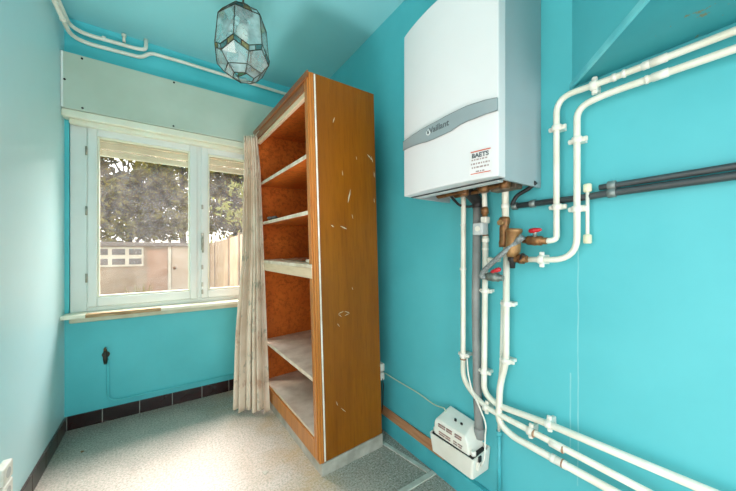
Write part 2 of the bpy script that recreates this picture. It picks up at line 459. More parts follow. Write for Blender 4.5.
# ================================================================= PIPES UP IN THE CORNER
def pipe(name, pts, r, rad, m, label, cat='pipe', group=None, clips=(), seg=14):
    t = thing(name, label, cat, tuple(pts[0]), group)
    k = MB(); k.tube(arc_path(pts, rad), r, seg); k.build('tube', M[m], t)
    return t
def ring(t, p, d, r, w, m='clip', nm='coupling'):
    d = Vector(d).normalized(); p = Vector(p)
    k = MB(); k.cyl(p-d*w/2, p+d*w/2, r, 18, min(.003, w*.3)); return k.build(nm, M[m], t)
offL = .03
def lw(px, py, off):
    d = ray(px, py); t = (XL+off)/d.x
    return Vector((XL+off, d.y*t, H+d.z*t))
zA = 2.60
q = [Vector((XL+.045, 1.35, 2.545)), Vector((XL+.045, YB-.035, 2.585)), bw(80,41,.035), bw(141,57.5,.035), bw(151,53,.035), bw(184,62.5,.035), bw(284,93.5,.035), Vector((XR-.05, YB-.035, bw(284,93.5,.035).z))]
q[1].z = q[2].z-.005
t1 = pipe('ceiling_pipe', q[:2]+q[3:], .0125, [0,.12,.03,.03,.03,.03,.03], 'pipe', 'lower cream pipe bending around the upper left corner above the window')
q2 = [Vector((XL+.04, 1.35, 2.625)), Vector((XL+.04, YB-.035, 2.652)), bw(138,49,.035), bw(146,49.5,.035), Vector((bw(146,49.5,.035).x, YB-.035, ZC-.0005))]
t2 = pipe('ceiling_pipe', q2, .0125, [0,.12,.02,.022,.02], 'pipe', 'upper cream pipe in the left corner that turns up into the ceiling')
for px, py in ((104,38.5),):
    ring(t2, bw(px,py,.035), (1,0,-.02), .0155, .02, 'pipe')
p = bw(124,42,.035); m = MB(); m.cyl((p.x, YB-.035, p.z), (p.x, YB-.035, p.z+.055), .009, 10); m.cyl((p.x, YB-.035, p.z+.04), (p.x, YB-.035, p.z+.055), .014, 10); m.build('hanger', M['pipe'], t2)
ring(t1, (XL+.045, 2.50, q[0].z+(q[1].z-q[0].z)*.82), (0,1,.03), .016, .022, 'pipe')

# ================================================================= CABINET
CW, CD, CH = .985, .408, 2.122
CO, CT, CR = Vector((.688,1.432,0)), -.031, math.radians(1.8)
cab = thing('shelf_cabinet', 'tall open brown wooden shelf cabinet leaning beside the right wall', 'cabinet', tuple(CO), local=True, rot=(0, CT, CR))
PH = .066
m = MB()
pl = [(-.006,-.006,0),(CD,-.006,-.0126),(CD,-.006,PH),(-.006,-.006,PH)]
m.prism(pl, (0, CW+.015, 0), .003); m.build('plinth', M['concrete_plinth'], cab)
m = MB(); m.box((0,0,PH+.0005),(CD,.022,CH),.002); m.build('side_panel', M['wood_side'], cab)
m = MB(); m.box((0,CW-.022,PH+.0005),(CD,CW,CH),.002); m.build('side_panel', M['wood_burl'], cab)
m = MB(); m.box((CD-.008,.0225,PH),(CD-.001,CW-.0225,CH-.03)); m.build('back_panel', M['wood_burl'], cab)
m = MB(); m.box((.001,.0225,CH-.02),(CD-.009,CW-.0225,CH)); m.build('top_panel', M['wood_burl'], cab)
# front stiles and rails
m = MB(); m.box((-.014,0,PH+.001),(-.0005,.06,CH),.003); m.box((-.020,.008,PH+.02),(-.0145,.022,CH-.02),.002); m.build('stile', M['wood_edge'], cab)
m = MB(); m.box((-.014,CW-.05,PH+.001),(-.0005,CW,CH),.003); m.build('stile', M['wood_edge'], cab)
m = MB(); m.box((-.016,.0605,CH-.075),(-.0005,CW-.0505,CH),.003); m.box((-.026,-.004,CH-.03),(-.0165,CW+.004,CH+.004),.003); m.build('top_rail', M['wood_top'], cab)
m = MB(); m.box((-.010,.0605,CH-.105),(.012,CW-.0505,CH-.0755),.002); m.build('curtain_batten', M['ply'], cab)
m = MB(); m.box((-.014,.0605,PH+.001),(-.0005,CW-.0505,.168),.003); m.build('bottom_rail', M['wood_edge'], cab)
# white strip on the side panel
m = MB(); m.box((.013,-.0035,PH+.005),(.022,-.0002,CH-.005),.001); m.build('edge_strip', M['white_line'], cab, 'thin white strip')
m = MB(); m.box((-.002,-.004,PH+.002),(.010,-.0002,CH-.002),.002); m.build('edge_moulding', M['wood_edge'], cab)
for z, th in ((1.72,.018),(1.415,.018),(.495,.018),(.175,.018)):
    m = MB(); m.box((.004,.0228,z-th),(CD-.009,CW-.0228,z),.002); s = m.build('shelf', M['shelf_top'] if z < 1 else M['wood_burl'], cab)
    m = MB(); m.box((-.001,.023,z-th-.003),(.0035,CW-.023,z+.001),.001); m.build('shelf_edge', M['shelf_white'], s)
z = 1.125
m = MB(); m.box((-.024,.012,z-.02),(CD-.009,CW-.0228,z),.002); s = m.build('shelf', M['shelf_white'], cab, 'thicker pale middle shelf')
m = MB(); m.box((-.022,.014,z-.075),(-.0148,CW-.01,z-.0205),.002); m.build('front_rail', M['ply'], s)
m = MB(); m.cyl((-.0235,CW-.12,z-.045),(-.0221,CW-.12,z-.045),.02,16); m.build('knot', M['wood_top'], s)
# scrapes on the side panel
inv = (Matrix.Translation(CO) @ Matrix.Rotation(CR,4,'Z') @ Matrix.Rotation(CT,4,'Y')).inverted()
def sidept(px, py):
    o = inv @ Vector((0,0,H)); d = inv.to_3x3() @ ray(px, py); t = (-.0012-o.y)/d.y; return o+d*t
for x0,y0,x1,y1,w in ((334.5,117,333,123,.006),(367,154,373,161,.009),(371,156,373,163,.006),(356,156,357,160,.004),(342,170,343,176,.004),(350.5,189,348,203,.009),(352,214,353,219,.004),(331,225,334,227,.007),(340,226,347,229,.008),(374,171,374.5,178,.006),(374,198,374.5,203,.006),
                      (338,314,344,311,.004),(344,311,350,313,.004),(350,313,344,316,.003),(338,314,342,317,.003),(337,323,340,327,.003),(352,287,353,290,.003),(341,408,346,412,.004),(336,401,338,406,.003)):
    p, q_ = sidept(x0,y0), sidept(x1,y1); d = (q_-p); n = Vector((-d.z,0,d.x)).normalized()*w*.5
    a_, b_ = p+d*.35+n*.9, p+d*.7+n*.7; c_, e_ = p+d*.65-n, p+d*.3-n*.6
    m = MB(); m.bm.faces.new([m.bm.verts.new(v) for v in (p, e_, c_, q_, b_, a_)]); m.build('scrape', M['scratch'], cab, 'pale paint scrape')
Mcab = Matrix.Translation(CO) @ Matrix.Rotation(CR,4,'Z') @ Matrix.Rotation(CT,4,'Y')
def on_cab(x, y, z): return Mcab @ Vector((x,y,z))
# small leftovers on the shelves
p = on_cab(.06, .84, 1.427)
m = MB(); 
for i in range(4): m.sphere((p.x+.02*math.sin(i*2.1), p.y+.03*(i-1.5), p.z+.014), .022, (1,1.2,.65), 10)
o = m.build('rag', mat('grey cloth', (120,124,120), (90,94,92), 30, .9)); tag(o, 'crumpled grey rag on the second cabinet shelf', 'rag')
p = on_cab(.05, .13, 1.1255)
m = MB(); m.box((p.x-.03,p.y-.04,p.z+.002),(p.x+.03,p.y+.05,p.z+.02),.003); o = m.build('wood_block', M['shelf_white']); tag(o, 'small pale wooden block at near end of the middle cabinet shelf', 'block')
p = on_cab(.12, .45, 1.1255)
m = MB(); m.box((p.x-.05,p.y-.12,p.z+.0025),(p.x-.02,p.y+.25,p.z+.010),.002); o = m.build('wood_lath', M['wood_top']); tag(o, 'thin dark lath lying along the middle cabinet shelf', 'lath')

# ================================================================= CURTAIN
def curtain():
    t = thing('curtain', 'faded floral beige curtain gathered at window end of the cabinet', 'curtain', tuple(on_cab(-.05, CW-.1, CH-.09)))
    b = MB(); nu, nv = 150, 60
    grid = []
    def lerp_tab(tab, s_):
        for (a0, v0), (a1, v1) in zip(tab, tab[1:]):
            if s_ <= a1: return v0+(v1-v0)*(s_-a0)/(a1-a0)
        return tab[-1][1]
    zt = on_cab(-.05, CW-.12, CH-.058).z
    for j in range(nv+1):
        s = j/nv
        lx = lerp_tab(((0,.486),(.08,.490),(.46,.478),(.72,.440),(1,.425)), s); ly = lerp_tab(((0,2.36),(1,2.36)), s)
        rx = lerp_tab(((0,.572),(.12,.592),(.46,.610),(1,.626)), s); ry = lerp_tab(((0,2.33),(1,2.20)), s)
        A_, B_ = Vector((lx,ly,0)), Vector((rx,ry,0)); d = B_-A_; nn_ = Vector((d.y,-d.x,0)).normalized()
        z = zt-(zt-.03)*s
        amp = .013+.020*min(1, s*1.6)
        row = []
        for i in range(nu+1):
            u = i/nu; ph = u*2*PI*5.5
            wv = math.sin(ph+.45*math.sin(3*s+4*u))+.35*math.sin(2.3*ph+1.3+1.5*s)
            along = u+.030*math.sin(2*ph+.6+s)
            p = A_+d*along+nn_*amp*wv
            if s < .05: p += nn_*.006*math.sin(ph*3)
            row.append(b.bm.verts.new((p.x, p.y, z+.010*math.sin(ph*.5+1)*s+(.02*(u-.5) if s < .02 else 0))))
        grid.append(row)
    for j in range(nv):
        for i in range(nu):
            f = b.bm.faces.new((grid[j][i], grid[j][i+1], grid[j+1][i+1], grid[j+1][i])); f.smooth = True
    o = b.build('cloth', M['curtain'], t)
    md = o.modifiers.new('s', 'SOLIDIFY'); md.thickness = .0025
    k = MB()
    k.tube([on_cab(-.05, CW+.03, CH-.072), on_cab(-.05, CW-.24, CH-.072)], .0028, 8)
    k.build('wire', M['handle'], t)
    for yv in (CW+.0,):
        k = MB(); k.tube(arc_path([on_cab(-.0265,yv,CH-.04), on_cab(-.05,yv,CH-.04), on_cab(-.05,yv,CH-.070)], .01), .0028, 8); k.build('wire_hook', M['handle'], t)
curtain()

# ================================================================= PENDANT LAMP
def lamp():
    L = thing('pendant_lamp', 'faceted leaded glass pendant lamp hanging from the ceiling', 'lamp', (.334,1.638,2.065))
    O = Vector((.334,1.638,2.095)); n = 6; base = math.radians(30)
    def P(r, deg, z): return O+Vector((r*math.cos(base+math.radians(deg)), r*math.sin(base+math.radians(deg)), z*.86))
    dz = .030
    T_ = [P(.050, k*60+30, .405) for k in range(n)]
    U0 = [P(.098, k*60+30, .370) for k in range(n)]
    U1 = [P(.118, k*60+30, .335) for k in range(n)]
    S = [P(.132, k*60+30, .158) for k in range(n)]
    B = [P(.134, k*60, .110) for k in range(n)]
    S2 = [P(.130, k*60+30, .158-dz) for k in range(n)]
    B2 = [P(.130, k*60, .110-dz) for k in range(n)]
    Lw = [P(.092, k*60, .032) for k in range(n)]
    Bt = [P(.055, k*60, .0) for k in range(n)]
    edges = set(); E = []
    def face(*v):
        for i in range(len(v)):
            a, b = v[i], v[(i+1)%len(v)]; key = tuple(sorted((tuple(round(c,4) for c in a), tuple(round(c,4) for c in b))))
            if key not in edges: edges.add(key); E.append((a, b))
    g = MB(); am, dk = 'amber_pane', 'dark_pane'
    def pane(mb, *v):
        own = isinstance(mb, str); nm_ = mb
        if own: mb = MB()
        c = sum(v, Vector())/len(v); vs = [mb.bm.verts.new(p) for p in v]; cv = mb.bm.verts.new(c)
        for i in range(len(vs)): mb.bm.faces.new((vs[i], vs[(i+1)%len(vs)], cv))
        face(*v)
        if own: mb.build(nm_, M['lamp_amber' if nm_ == 'amber_pane' else 'lamp_dark'], L)
    def strip(a, b, c, d, cnt, off):     # coloured squares between edge a-b and edge d-c
        for i in range(cnt):
            f0, f1 = i/cnt, (i+1)/cnt
            pane((am, dk, g)[(i*2+off) % 3], a.lerp(b,f0), a.lerp(b,f1), d.lerp(c,f1), d.lerp(c,f0))
    for k_ in range(n):
        p = (k_-1) % n; q_ = (k_+1) % n
        pane(g, T_[p], T_[k_], U0[k_], U0[p])
        strip(U0[p], U0[k_], U1[k_], U1[p], 3, k_)
        pane(g, U1[p], U1[k_], S[k_], B[k_], S[p])
        strip(S[p], B[k_], B2[k_], S2[p], 2, k_)
        strip(B[k_], S[k_], S2[k_], B2[k_], 2, k_+1)
        pane(g, S2[k_], B2[k_], Lw[k_], Lw[q_], B2[q_])
        pane(g, Lw[k_], Lw[q_], Bt[q_], Bt[k_])
    g.build('glass_shade', M['lamp_glass'], L);
    m = MB()
    for a, b in E: m.tube([a, b], .0025, 6)
    m.build('lead_frame', M['came'], L)
    m = MB(); m.tube([O+Vector((0,0,.346)), O+Vector((0,0,.355)), O+Vector((0,0,.372)), O+Vector((0,0,.386))], [.055,.05,.02,.012], 18); m.build('cap', M['came'], L)
    m = MB(); m.cyl(O+Vector((0,0,.386)), (O.x,O.y,ZC-.05), .005, 10); m.build('stem', M['came'], L)
    m = MB(); m.tube([(O.x,O.y,ZC-.055),(O.x,O.y,ZC-.045),(O.x,O.y,ZC-.015),(O.x,O.y,ZC-.0005)], [.012,.03,.05,.052], 20); m.build('ceiling_rose', M['came'], L)
    m = MB(); m.cyl(O+Vector((0,0,.28)), O+Vector((0,0,.345)), .018, 14); m.build('lamp_holder', M['came'], L)
    m = MB(); m.sphere(O+Vector((0,0,.235)), .03, (1,1,1.5)); m.build('bulb', mat('frosted bulb', (240,238,228), None, 5, .3), L)
lamp()

# ================================================================= BOILER
BY0, BY1, BZ0, BZ1, BX = .572, 1.048, 1.445, 2.195, .922
def boiler():
    t = thing('wall_boiler', 'white wall hung gas boiler with silver strip across its front', 'boiler', (XR, (BY0+BY1)/2, BZ0))
    xs_ = .966
    sag = .030
    def fx(y):                       # bowed front
        s = (y-(BY0+BY1)/2)/((BY1-BY0)/2); return BX-sag*(1-s*s)
    def ftop(y):
        return BZ1
    n = 28
    # front cover: a shell, open at the back
    pr = [(xs_, BY0)]+[(fx(BY0+(BY1-BY0)*i/n), BY0+(BY1-BY0)*i/n) for i in range(n+1)]+[(xs_, BY1)]
    m = MB(); m.prism([(x, y, BZ0+.004) for x, y in pr], (0,0,BZ1-BZ0-.004), .004)
    m.build('front_cover', M['white_metal'], t)
    # body
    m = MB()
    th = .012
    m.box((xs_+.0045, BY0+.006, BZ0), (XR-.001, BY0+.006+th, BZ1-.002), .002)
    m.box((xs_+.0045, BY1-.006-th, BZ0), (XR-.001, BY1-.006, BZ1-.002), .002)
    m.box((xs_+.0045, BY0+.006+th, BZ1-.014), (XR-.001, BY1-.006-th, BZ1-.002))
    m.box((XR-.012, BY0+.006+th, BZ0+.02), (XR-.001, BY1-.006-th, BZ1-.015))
    m.build('casing', M['side_metal_shaded'], t)
    m = MB(); m.box((xs_+.0016, BY0+.0185, BZ0+.032), (XR-.0125, BY1-.0185, BZ0+.045)); m.build('base_plate', M['underside'], t)
    m = MB(); m.box((xs_-.012, BY0+.012, BZ0+.0015), (xs_+.002, BY1-.012, BZ0+.0035)); m.build('gap_shade_strip', M['black'], t)  # black strip painting the dark recess under the solid cover
    m = MB(); m.box((xs_+.0025, BY0+.03, BZ0-.002), (xs_+.036, BY1-.03, BZ0+.02), .003); m.build('front_flange', M['box_grey'], t)
    m = MB(); m.box((xs_+.0016, BY0+.008, BZ0+.03), (xs_+.0044, BY1-.008, BZ1-.004)); m.build('seam', M['dull_metal'], t)
    for i, (ya_, yb2, xx_) in enumerate(((BY0+.06,BY0+.20,1.075),(BY0+.16,BY0+.36,1.11),(BY0+.24,BY0+.42,1.06))):
        m = MB(); m.tube(arc_path([(xx_,ya_,BZ0+.031),(xx_,ya_,BZ0+.008),(xx_+.03,yb2,BZ0+.010),(xx_+.03,yb2,BZ0+.031)],.015), .009, 10); m.build('copper_tube', M['copper'], t)
    m = MB(); m.box((1.12,BY0+.05,BZ0-.004),(1.17,BY0+.16,BZ0+.031),.006); m.build('gas_block', M['underside'], t)
    # control drawer gap
    m = MB(); m.box((xs_+.042, BY0+.12, BZ0+.012), (xs_+.085, BY1-.09, BZ0+.031), .004); m.build('control_tray', M['dull_metal'], t)
    # silver strip
    # measured along the photo: (px, top row, bottom row)
    def onf(px, py):
        y = .8; 
        for _ in range(12):
            d = ray(px, py); tt = fx(y)/d.x; y = min(BY1, max(BY0, d.y*tt))
        return y, H+d.z*tt
    tab = [(496.2,98.7,111.3),(486,100.5,114.5),(475,104,119),(468,106.3,121.5),(461,109.5,125),(456,112,128.5),(452,114,131.2),(446,117,134),(440.8,120,136.4),(434,123.6,139.5),(427,127.3,142.2),(421,130.8,143.6),(414,135.2,146),(408,139.2,148.6),(404.6,141.8,150.3)]
    rows = []
    for px, a_, b_ in tab:
        y, za = onf(px, a_); y2, zb_ = onf(px, b_); rows.append((y, za, zb_))
    rows[0] = (BY0+.0005,)+rows[0][1:]; rows[-1] = (BY1-.0005,)+rows[-1][1:]
    b = MB(); fr = []; bk = []
    for y, za, zb_ in rows:
        fr.append((b.bm.verts.new((fx(y)-.006, y, za)), b.bm.verts.new((fx(y)-.006, y, zb_))))
        bk.append((b.bm.verts.new((fx(y)-.0006, y, za)), b.bm.verts.new((fx(y)-.0006, y, zb_))))
    for i in range(len(rows)-1):
        b.bm.faces.new((fr[i][0], fr[i][1], fr[i+1][1], fr[i+1][0])); b.bm.faces.new((bk[i][0], bk[i+1][0], bk[i+1][1], bk[i][1]))
        b.bm.faces.new((fr[i][0], fr[i+1][0], bk[i+1][0], bk[i][0])); b.bm.faces.new((fr[i][1], bk[i][1], bk[i+1][1], fr[i+1][1]))
    for e in (0, -1): b.bm.faces.new((fr[e][0], bk[e][0], bk[e][1], fr[e][1]))
    st = b.build('silver_strip', M['silver'], t)
    # thin dark outlines of the strip
    b = MB()
    b.tube([(fx(y)-.0062, y, za) for y, za, zb_ in rows], .0014, 6); b.tube([(fx(y)-.0062, y, zb_) for y, za, zb_ in rows], .0014, 6)
    b.build('strip_outline', mat('grey seam', (120,128,126), None, 9, .5), st)
    # lettering on the strip: centre and slope from the strip itself
    ya, zc1 = onf(432, 131.0); yb, zc2 = onf(448, 123.6)
    slope = (zc2-zc1)/(yb-ya); ang = math.atan(slope)
    def wrap(co, yc, zc, an):
        c, s = math.cos(an), math.sin(an)
        dy = -(co.x*c - co.y*s*-1*0) ; dy = -(co.x)
        y = yc+dy; z = zc+co.y+(-slope*co.x if an else 0)
        return Vector((fx(y)-.0066-co.z, y, z))
    text_mesh('Vaillant', .034, lambda co: wrap(co, (ya+yb)/2, (zc1+zc2)/2, ang), 'lettering', M['ink'], st, .0004)
    yl, zl = onf(429.5, 132.6)
    b = MB(); b.tube([(fx(yl)-.0060, yl, zl), (fx(yl)-.0072, yl, zl)], .0125, 20); e = b.build('emblem', M['logo'], st)
    b = MB()
    for dy in (.004, -.004): b.tube(arc_path([(fx(yl)-.0078, yl+dy*.5, zl-.001), (fx(yl)-.0078, yl+dy, zl+.005), (fx(yl)-.0078, yl+dy*1.6, zl+.009)], .003), .0014, 6)
    b.tube([(fx(yl)-.0078, yl, zl-.008), (fx(yl)-.0078, yl, zl-.004), (fx(yl)-.0078, yl, zl+.001)], [.002,.005,.003], 10)
    b.build('emblem_figure', M['ink'], e)
    # sticker
    y1, z1 = onf(474.5, 150); y0, z0 = onf(492, 148.5); _, zlo = onf(483, 172)
    zt_ = (z1+z0)/2
    yt0, yt1 = BY0+.020, BY0+.020+.080
    zt_ = onf(483, 148.5)[1]; zlo = onf(483, 174)[1]
    b = MB(); 
    sx = lambda y: fx(y)-.0010
    
    for q in range(8):
        u0, u1 = yt0+(yt1-yt0)*q/8, yt0+(yt1-yt0)*(q+1)/8
        b.quad((sx(u0), u0, zlo), (sx(u1), u1, zlo), (sx(u1), u1, zt_), (sx(u0), u0, zt_))
    sk = b.build('sticker', M['sticker'], t)
    yc = (yt0+yt1)/2
    b = MB()
    for zz in (zt_-.004, zlo+.004):
        b.box((fx(yt0)-.0015-.012, yt0+.004, zz-.002), (fx(yt0)-.0012-.0085, yt1-.006, zz+.002))
    b.bm.free()
    for zz, h_ in ((zt_-.005, .004), (zlo+.006, .003)):
        b = MB(); 
        for q in range(8):
            ua, ub = yt0+.004+(yt1-yt0-.01)*q/8, yt0+.004+(yt1-yt0-.01)*(q+1)/8
            b.quad((fx(ua)-.0020, ua, zz-h_/2), (fx(ub)-.0020, ub, zz-h_/2), (fx(ub)-.0020, ub, zz+h_/2), (fx(ua)-.0020, ua, zz+h_/2))
        b.build('red_rule', M['red_ink'], sk)
    flat = lambda zc: (lambda co: Vector((fx(yc-co.x)-.0024-co.z, yc-co.x, zc+co.y)))
    text_mesh('BAETS', .0215, flat(zt_-.020), 'lettering', M['ink'], sk, .0006)
    b = MB()
    for row, (zz, ww, h_) in enumerate(((zt_-.034,.062,.005),(zt_-.048,.066,.006),(zt_-.061,.060,.006),(zt_-.076,.03,.005))):
        y = yc+ww/2
        while y > yc-ww/2+.004:
            w = .004+R.random()*.008; y2 = max(yc-ww/2, y-w)
            b.quad((fx(y)-.0020, y, zz-h_/2), (fx(y2)-.0020, y2, zz-h_/2), (fx(y2)-.0020, y2, zz+h_/2), (fx(y)-.0020, y, zz+h_/2)); y = y2-.003
    b.build('small_print', mat('faded print', (160,140,136), None, 9, .6), sk)
    return t
boiler()

# ================================================================= PIPES UNDER THE BOILER
CL = .040
def clip(t, p, d, r=.0115, m='clip'):
    p = Vector(p); d = Vector(d).normalized()
    sd = d.cross(Vector((1,0,0))).normalized(); X = Vector((1,0,0))
    mx = Matrix((( X.x, sd.x, d.x, p.x),(X.y, sd.y, d.y, p.y),(X.z, sd.z, d.z, p.z),(0,0,0,1)))
    k = MB(); k.cyl(p-d*.0105, p+d*.0105, r+.0045, 18, .002)
    h = (XR-.0004)-p.x
    k.box((.001,-(r+.018),-.0085),(.013,r+.018,.0085),.004,2,mx)
    k.box((.0125,-(r+.006),-.007),(h,r+.006,.007),.001,1,mx)
    for e in (-1,1): k.cyl(p+sd*e*(r+.012)-X*.002, p+sd*e*(r+.012)+X*.004, .0045, 8)
    return k.build('pipe_clip', M[m], t)
off = .05
RP = .0117
off = .05
# first pipe from the left
a = rw(463.5,197,off); a2 = rw(463,380,off); b1_ = rw(483,406,off); c_ = rw(522,433,off); e_ = rw(641,491,off)
e2 = e_+(e_-c_)*.35
t = hp1 = pipe('heating_pipe', [a+Vector((-.05,.02,.035)), a+Vector((0,0,.02)), a2, b1_, e2], RP, [0,.03,.05,.06,0], 'pipe', 'leftmost white pipe under the boiler, becoming the middle of three low wall pipes')
for px, py in ((463,355),): clip(t, rw(px,py,off), (0,0,1), RP)
ring(t, rw(463,269,off), (0,0,1), .015, .014); ring(t, rw(463.3,225,off), (0,0,1), .0135, .012)
dd = (e_-b1_).normalized()
def on_line(a, b, px):      # point of the pipe seen at image column px
    best = None
    for i in range(400):
        q = a+(b-a)*(i/399*1.4); v = q-Vector((0,0,H)); u = (v.x*cT-v.y*sT)/(v.x*sT+v.y*cT)*F+368
        if best is None or abs(u-px) < best[0]: best = (abs(u-px), q)
    return best[1]
clip(t, on_line(b1_,e_,486), dd, RP, 'clip'); clip(t, on_line(b1_,e_,530), dd, RP)
ring(t, on_line(b1_,e_,534), dd, .0152, .008, 'rust', 'rusty_ring'); ring(t, on_line(b1_,e_,563), dd, .0152, .008, 'rust', 'rusty_ring'); ring(t, on_line(b1_,e_,557), dd, .0145, .05)
ring(t, rw(463,359,off), (0,0,1), .0150, .006, 'rust', 'rusty_ring')
# second white pipe
off = .045
a = rw(485.5,235,off); a2 = rw(484,392,off); b_ = rw(497,405,off); b2_ = rw(546,423,off); e_ = rw(708,491,off); e2 = e_+(e_-b2_)*.35
t = pipe('heating_pipe', [a, a2, b_, b2_, e2], RP+.001, [0,.05,.05,.05,0], 'pipe', 'white pipe below the grey valve box, becoming uppermost of three low wall pipes')
clip(t, rw(485,291,off), (0,0,1), RP); clip(t, rw(484,372,off), (0,0,1), RP); clip(t, on_line(b2_,e_,549), (e_-b2_), RP)
ring(t, rw(485.5,240,off), (0,0,1), .0155, .02); ring(t, rw(485.3,249,off), (0,0,1), .0145, .01)
# third white pipe
off = .048
a = rw(506.5,246,off); a2 = rw(506,362,off); a3 = rw(500,385,off); a4 = rw(498.5,422,off); b_ = rw(512,436,off); e_ = rw(613,491,off); e2 = e_+(e_-b_)*.35
t = pipe('heating_pipe', [a, a2, a3, a4, b_, e2], RP+.0015, [0,.04,.04,.05,.05,0], 'pipe', 'white pipe below the brass filter, becoming lowest of three low wall pipes')
clip(t, rw(507,304,off), (0,0,1), RP+.002); clip(t, rw(506.2,361,off), (0,0,1), RP+.002)
dd = e_-b_; ring(t, on_line(b_,e_,553), dd, .0155, .02); ring(t, on_line(b_,e_,560), dd, .0148, .05); ring(t, on_line(b_,e_,562.5), dd, .0158, .008, 'rust', 'rusty_ring')
# thin pipe beside it, painted teal near the floor
p0 = rw(502.3,300,.022); p1 = rw(501,362,.022); p2 = rw(499,396,.022); p3 = rw(499,434,.022); p4 = Vector((XR-.022, p3.y, .102))
t = thing('thin_pipe', 'thin pipe behind the third white pipe, painted teal near the floor', 'pipe', tuple(p4))
k = MB(); k.tube(arc_path([p0,p1,p2,p3],.03), .006, 10); k.build('tube', M['pipe'], t)
k = MB(); k.tube([p3,p4], .0085, 10); k.build('lower_tube', M['teal_trim'], t, 'teal painted lower end'); ring(t, rw(499,433,.022), (0,0,1), .014, .018, 'teal_trim')
# grey drain pipe
off = .032
t = thing('drain_pipe', 'thick grey plastic pipe between the two left white pipes', 'pipe', tuple(rw(478,440,off)))
k = MB(); k.tube(arc_path([rw(477.5,204,off), rw(476,300,off), rw(477.5,400,off), rw(480,437,off)], .05), .0195, 18); k.build('tube', M['grey_pipe'], t)
k = MB(); k.tube(arc_path([rw(477.5,205,off)+Vector((-.12,0,.07)), rw(477.5,205,off)+Vector((-.06,0,.05)), rw(477.5,205,off)+Vector((0,0,.015)), rw(477.5,208,off)], .04), .024, 16); k.build('elbow', M['black'], t)
k = MB(); k.cyl(rw(479.4,428,off), rw(480,438,off), .024, 18, .003); k.build('coupling', M['grey_pipe'], t)
# gas pipe section above filter
off = .05
t = bpf = pipe('boiler_pipe', [rw(505,186,off)+Vector((-.09,.01,.03)), rw(505.3,178,off), rw(505.5,219,off)], RP+.002, [0,.03,0], 'pipe', 'short white pipe from the boiler down to the brass filter')
ring(t, rw(505.2,206,off), (0,0,1), .0155, .02)
t = thing('pipe_union', 'brown copper union left of the brass filter', 'pipe fitting', tuple(rw(503,245,off)))
k = MB(); k.tube([rw(504.5,217,off), rw(504.5,219,off), rw(504.5,222,off), rw(504.4,226,off), rw(504.3,228,off), rw(504,240,off), rw(504,242,off), rw(504,247,off)], [.018,.022,.022,.017,.019,.018,.021,.02], 14); k.build('body', M['copper'], t)
k = MB(); k.cyl(rw(504.4,223,off)+Vector((-.035,0,0)), rw(504.4,223,off), .012, 12); k.build('plug', M['brass'], t)
# brass filter
fo = .075
t = thing('dirt_filter', 'brass cylinder filter beside the upright white pipes', 'filter', tuple(rw(513,262,fo)))
A_, B_ = rw(514,228.5,fo), rw(512.5,257,fo)
k = MB(); k.tube([A_, A_+(B_-A_)*.02, A_+(B_-A_)*.12, A_+(B_-A_)*.14, A_+(B_-A_)*.8, B_], [.026,.031,.031,.028,.028,.020], 22); k.build('body', M['brass'], t)
k = MB(); k.tube([B_, B_+Vector((0,0,-.012)), B_+Vector((0,0,-.02)), B_+Vector((0,0,-.045))], [.018,.018,.012,.010], 14); k.build('drain_plug', M['black'], t)
k = MB(); k.cyl(rw(510,259,fo), rw(527,259,fo), .014, 14); k.cyl(rw(519,259,fo), rw(524,259,fo), .019, 8); k.build('outlet', M['copper'], t)
k = MB(); k.tube(arc_path([rw(522,260,fo)+Vector((-.015,0,0)), rw(526,253,fo)+Vector((-.03,0,0)), rw(530,256,fo)+Vector((-.03,0,0))], .02), .004, 8); k.build('cap_tether', M['black'], t)
# ball valve with red lever, right
vo = .06
def lever_valve(pa, pb, pl, ql, label, body):
    t = thing('ball_valve', label, 'valve', tuple(pa))
    d = (pb-pa); k = MB()
    k.tube([pa, pa+d*.2, pa+d*.21, pa+d*.38, pa+d*.5, pa+d*.62, pa+d*.79, pa+d*.8, pb], [.013,.013,.018,.018,.020,.018,.018,.013,.013], 14); k.build('body', M[body], t)
    c = pa+d*.5; s = (pl+ql)/2
    k = MB(); k.tube([c, c.lerp(s,.6), s], [.008,.007,.007], 10); k.build('stem', M['valve_grey'], t)
    k = MB(); w = (ql-pl); n_ = Vector((1,0,0)); 
    k.tube([pl, pl+w*.1, pl+w*.5, pl+w*.85, ql], [.005,.009,.0085,.007,.004], 10); k.sphere(pl+w*.4, .011, (1,1,.9), 12); k.build('lever', M['red'], t, 'red lever')
    return t
lever_valve(rw(523,240,vo), rw(547,241,vo), rw(529,231,vo+.02), rw(541.5,229.5,vo+.02), 'ball valve with red lever right of the brass filter', 'copper')
lever_valve(rw(484,276,.085), rw(503,278,.075), rw(500.5,269,.10), rw(491,272,.10), 'grey ball valve with red lever at the lower end of the hose', 'valve_grey')
# hose
k = MB(); ha, hb = rw(482,272,.10), rw(521,238,.085)
k.tube(arc_path([rw(486,277,.09), rw(480.5,277,.095), ha.lerp(hb,.05), ha.lerp(hb,.5)+Vector((-.012,0,-.004)), hb], .02), .0105, 12)
k.cyl(hb+(ha-hb)*.1, hb+(hb-ha)*.04, .0135, 12); o = k.build('braided_hose', M['hose']); tag(o, 'grey braided hose slanting from the brass filter down to the left', 'hose')
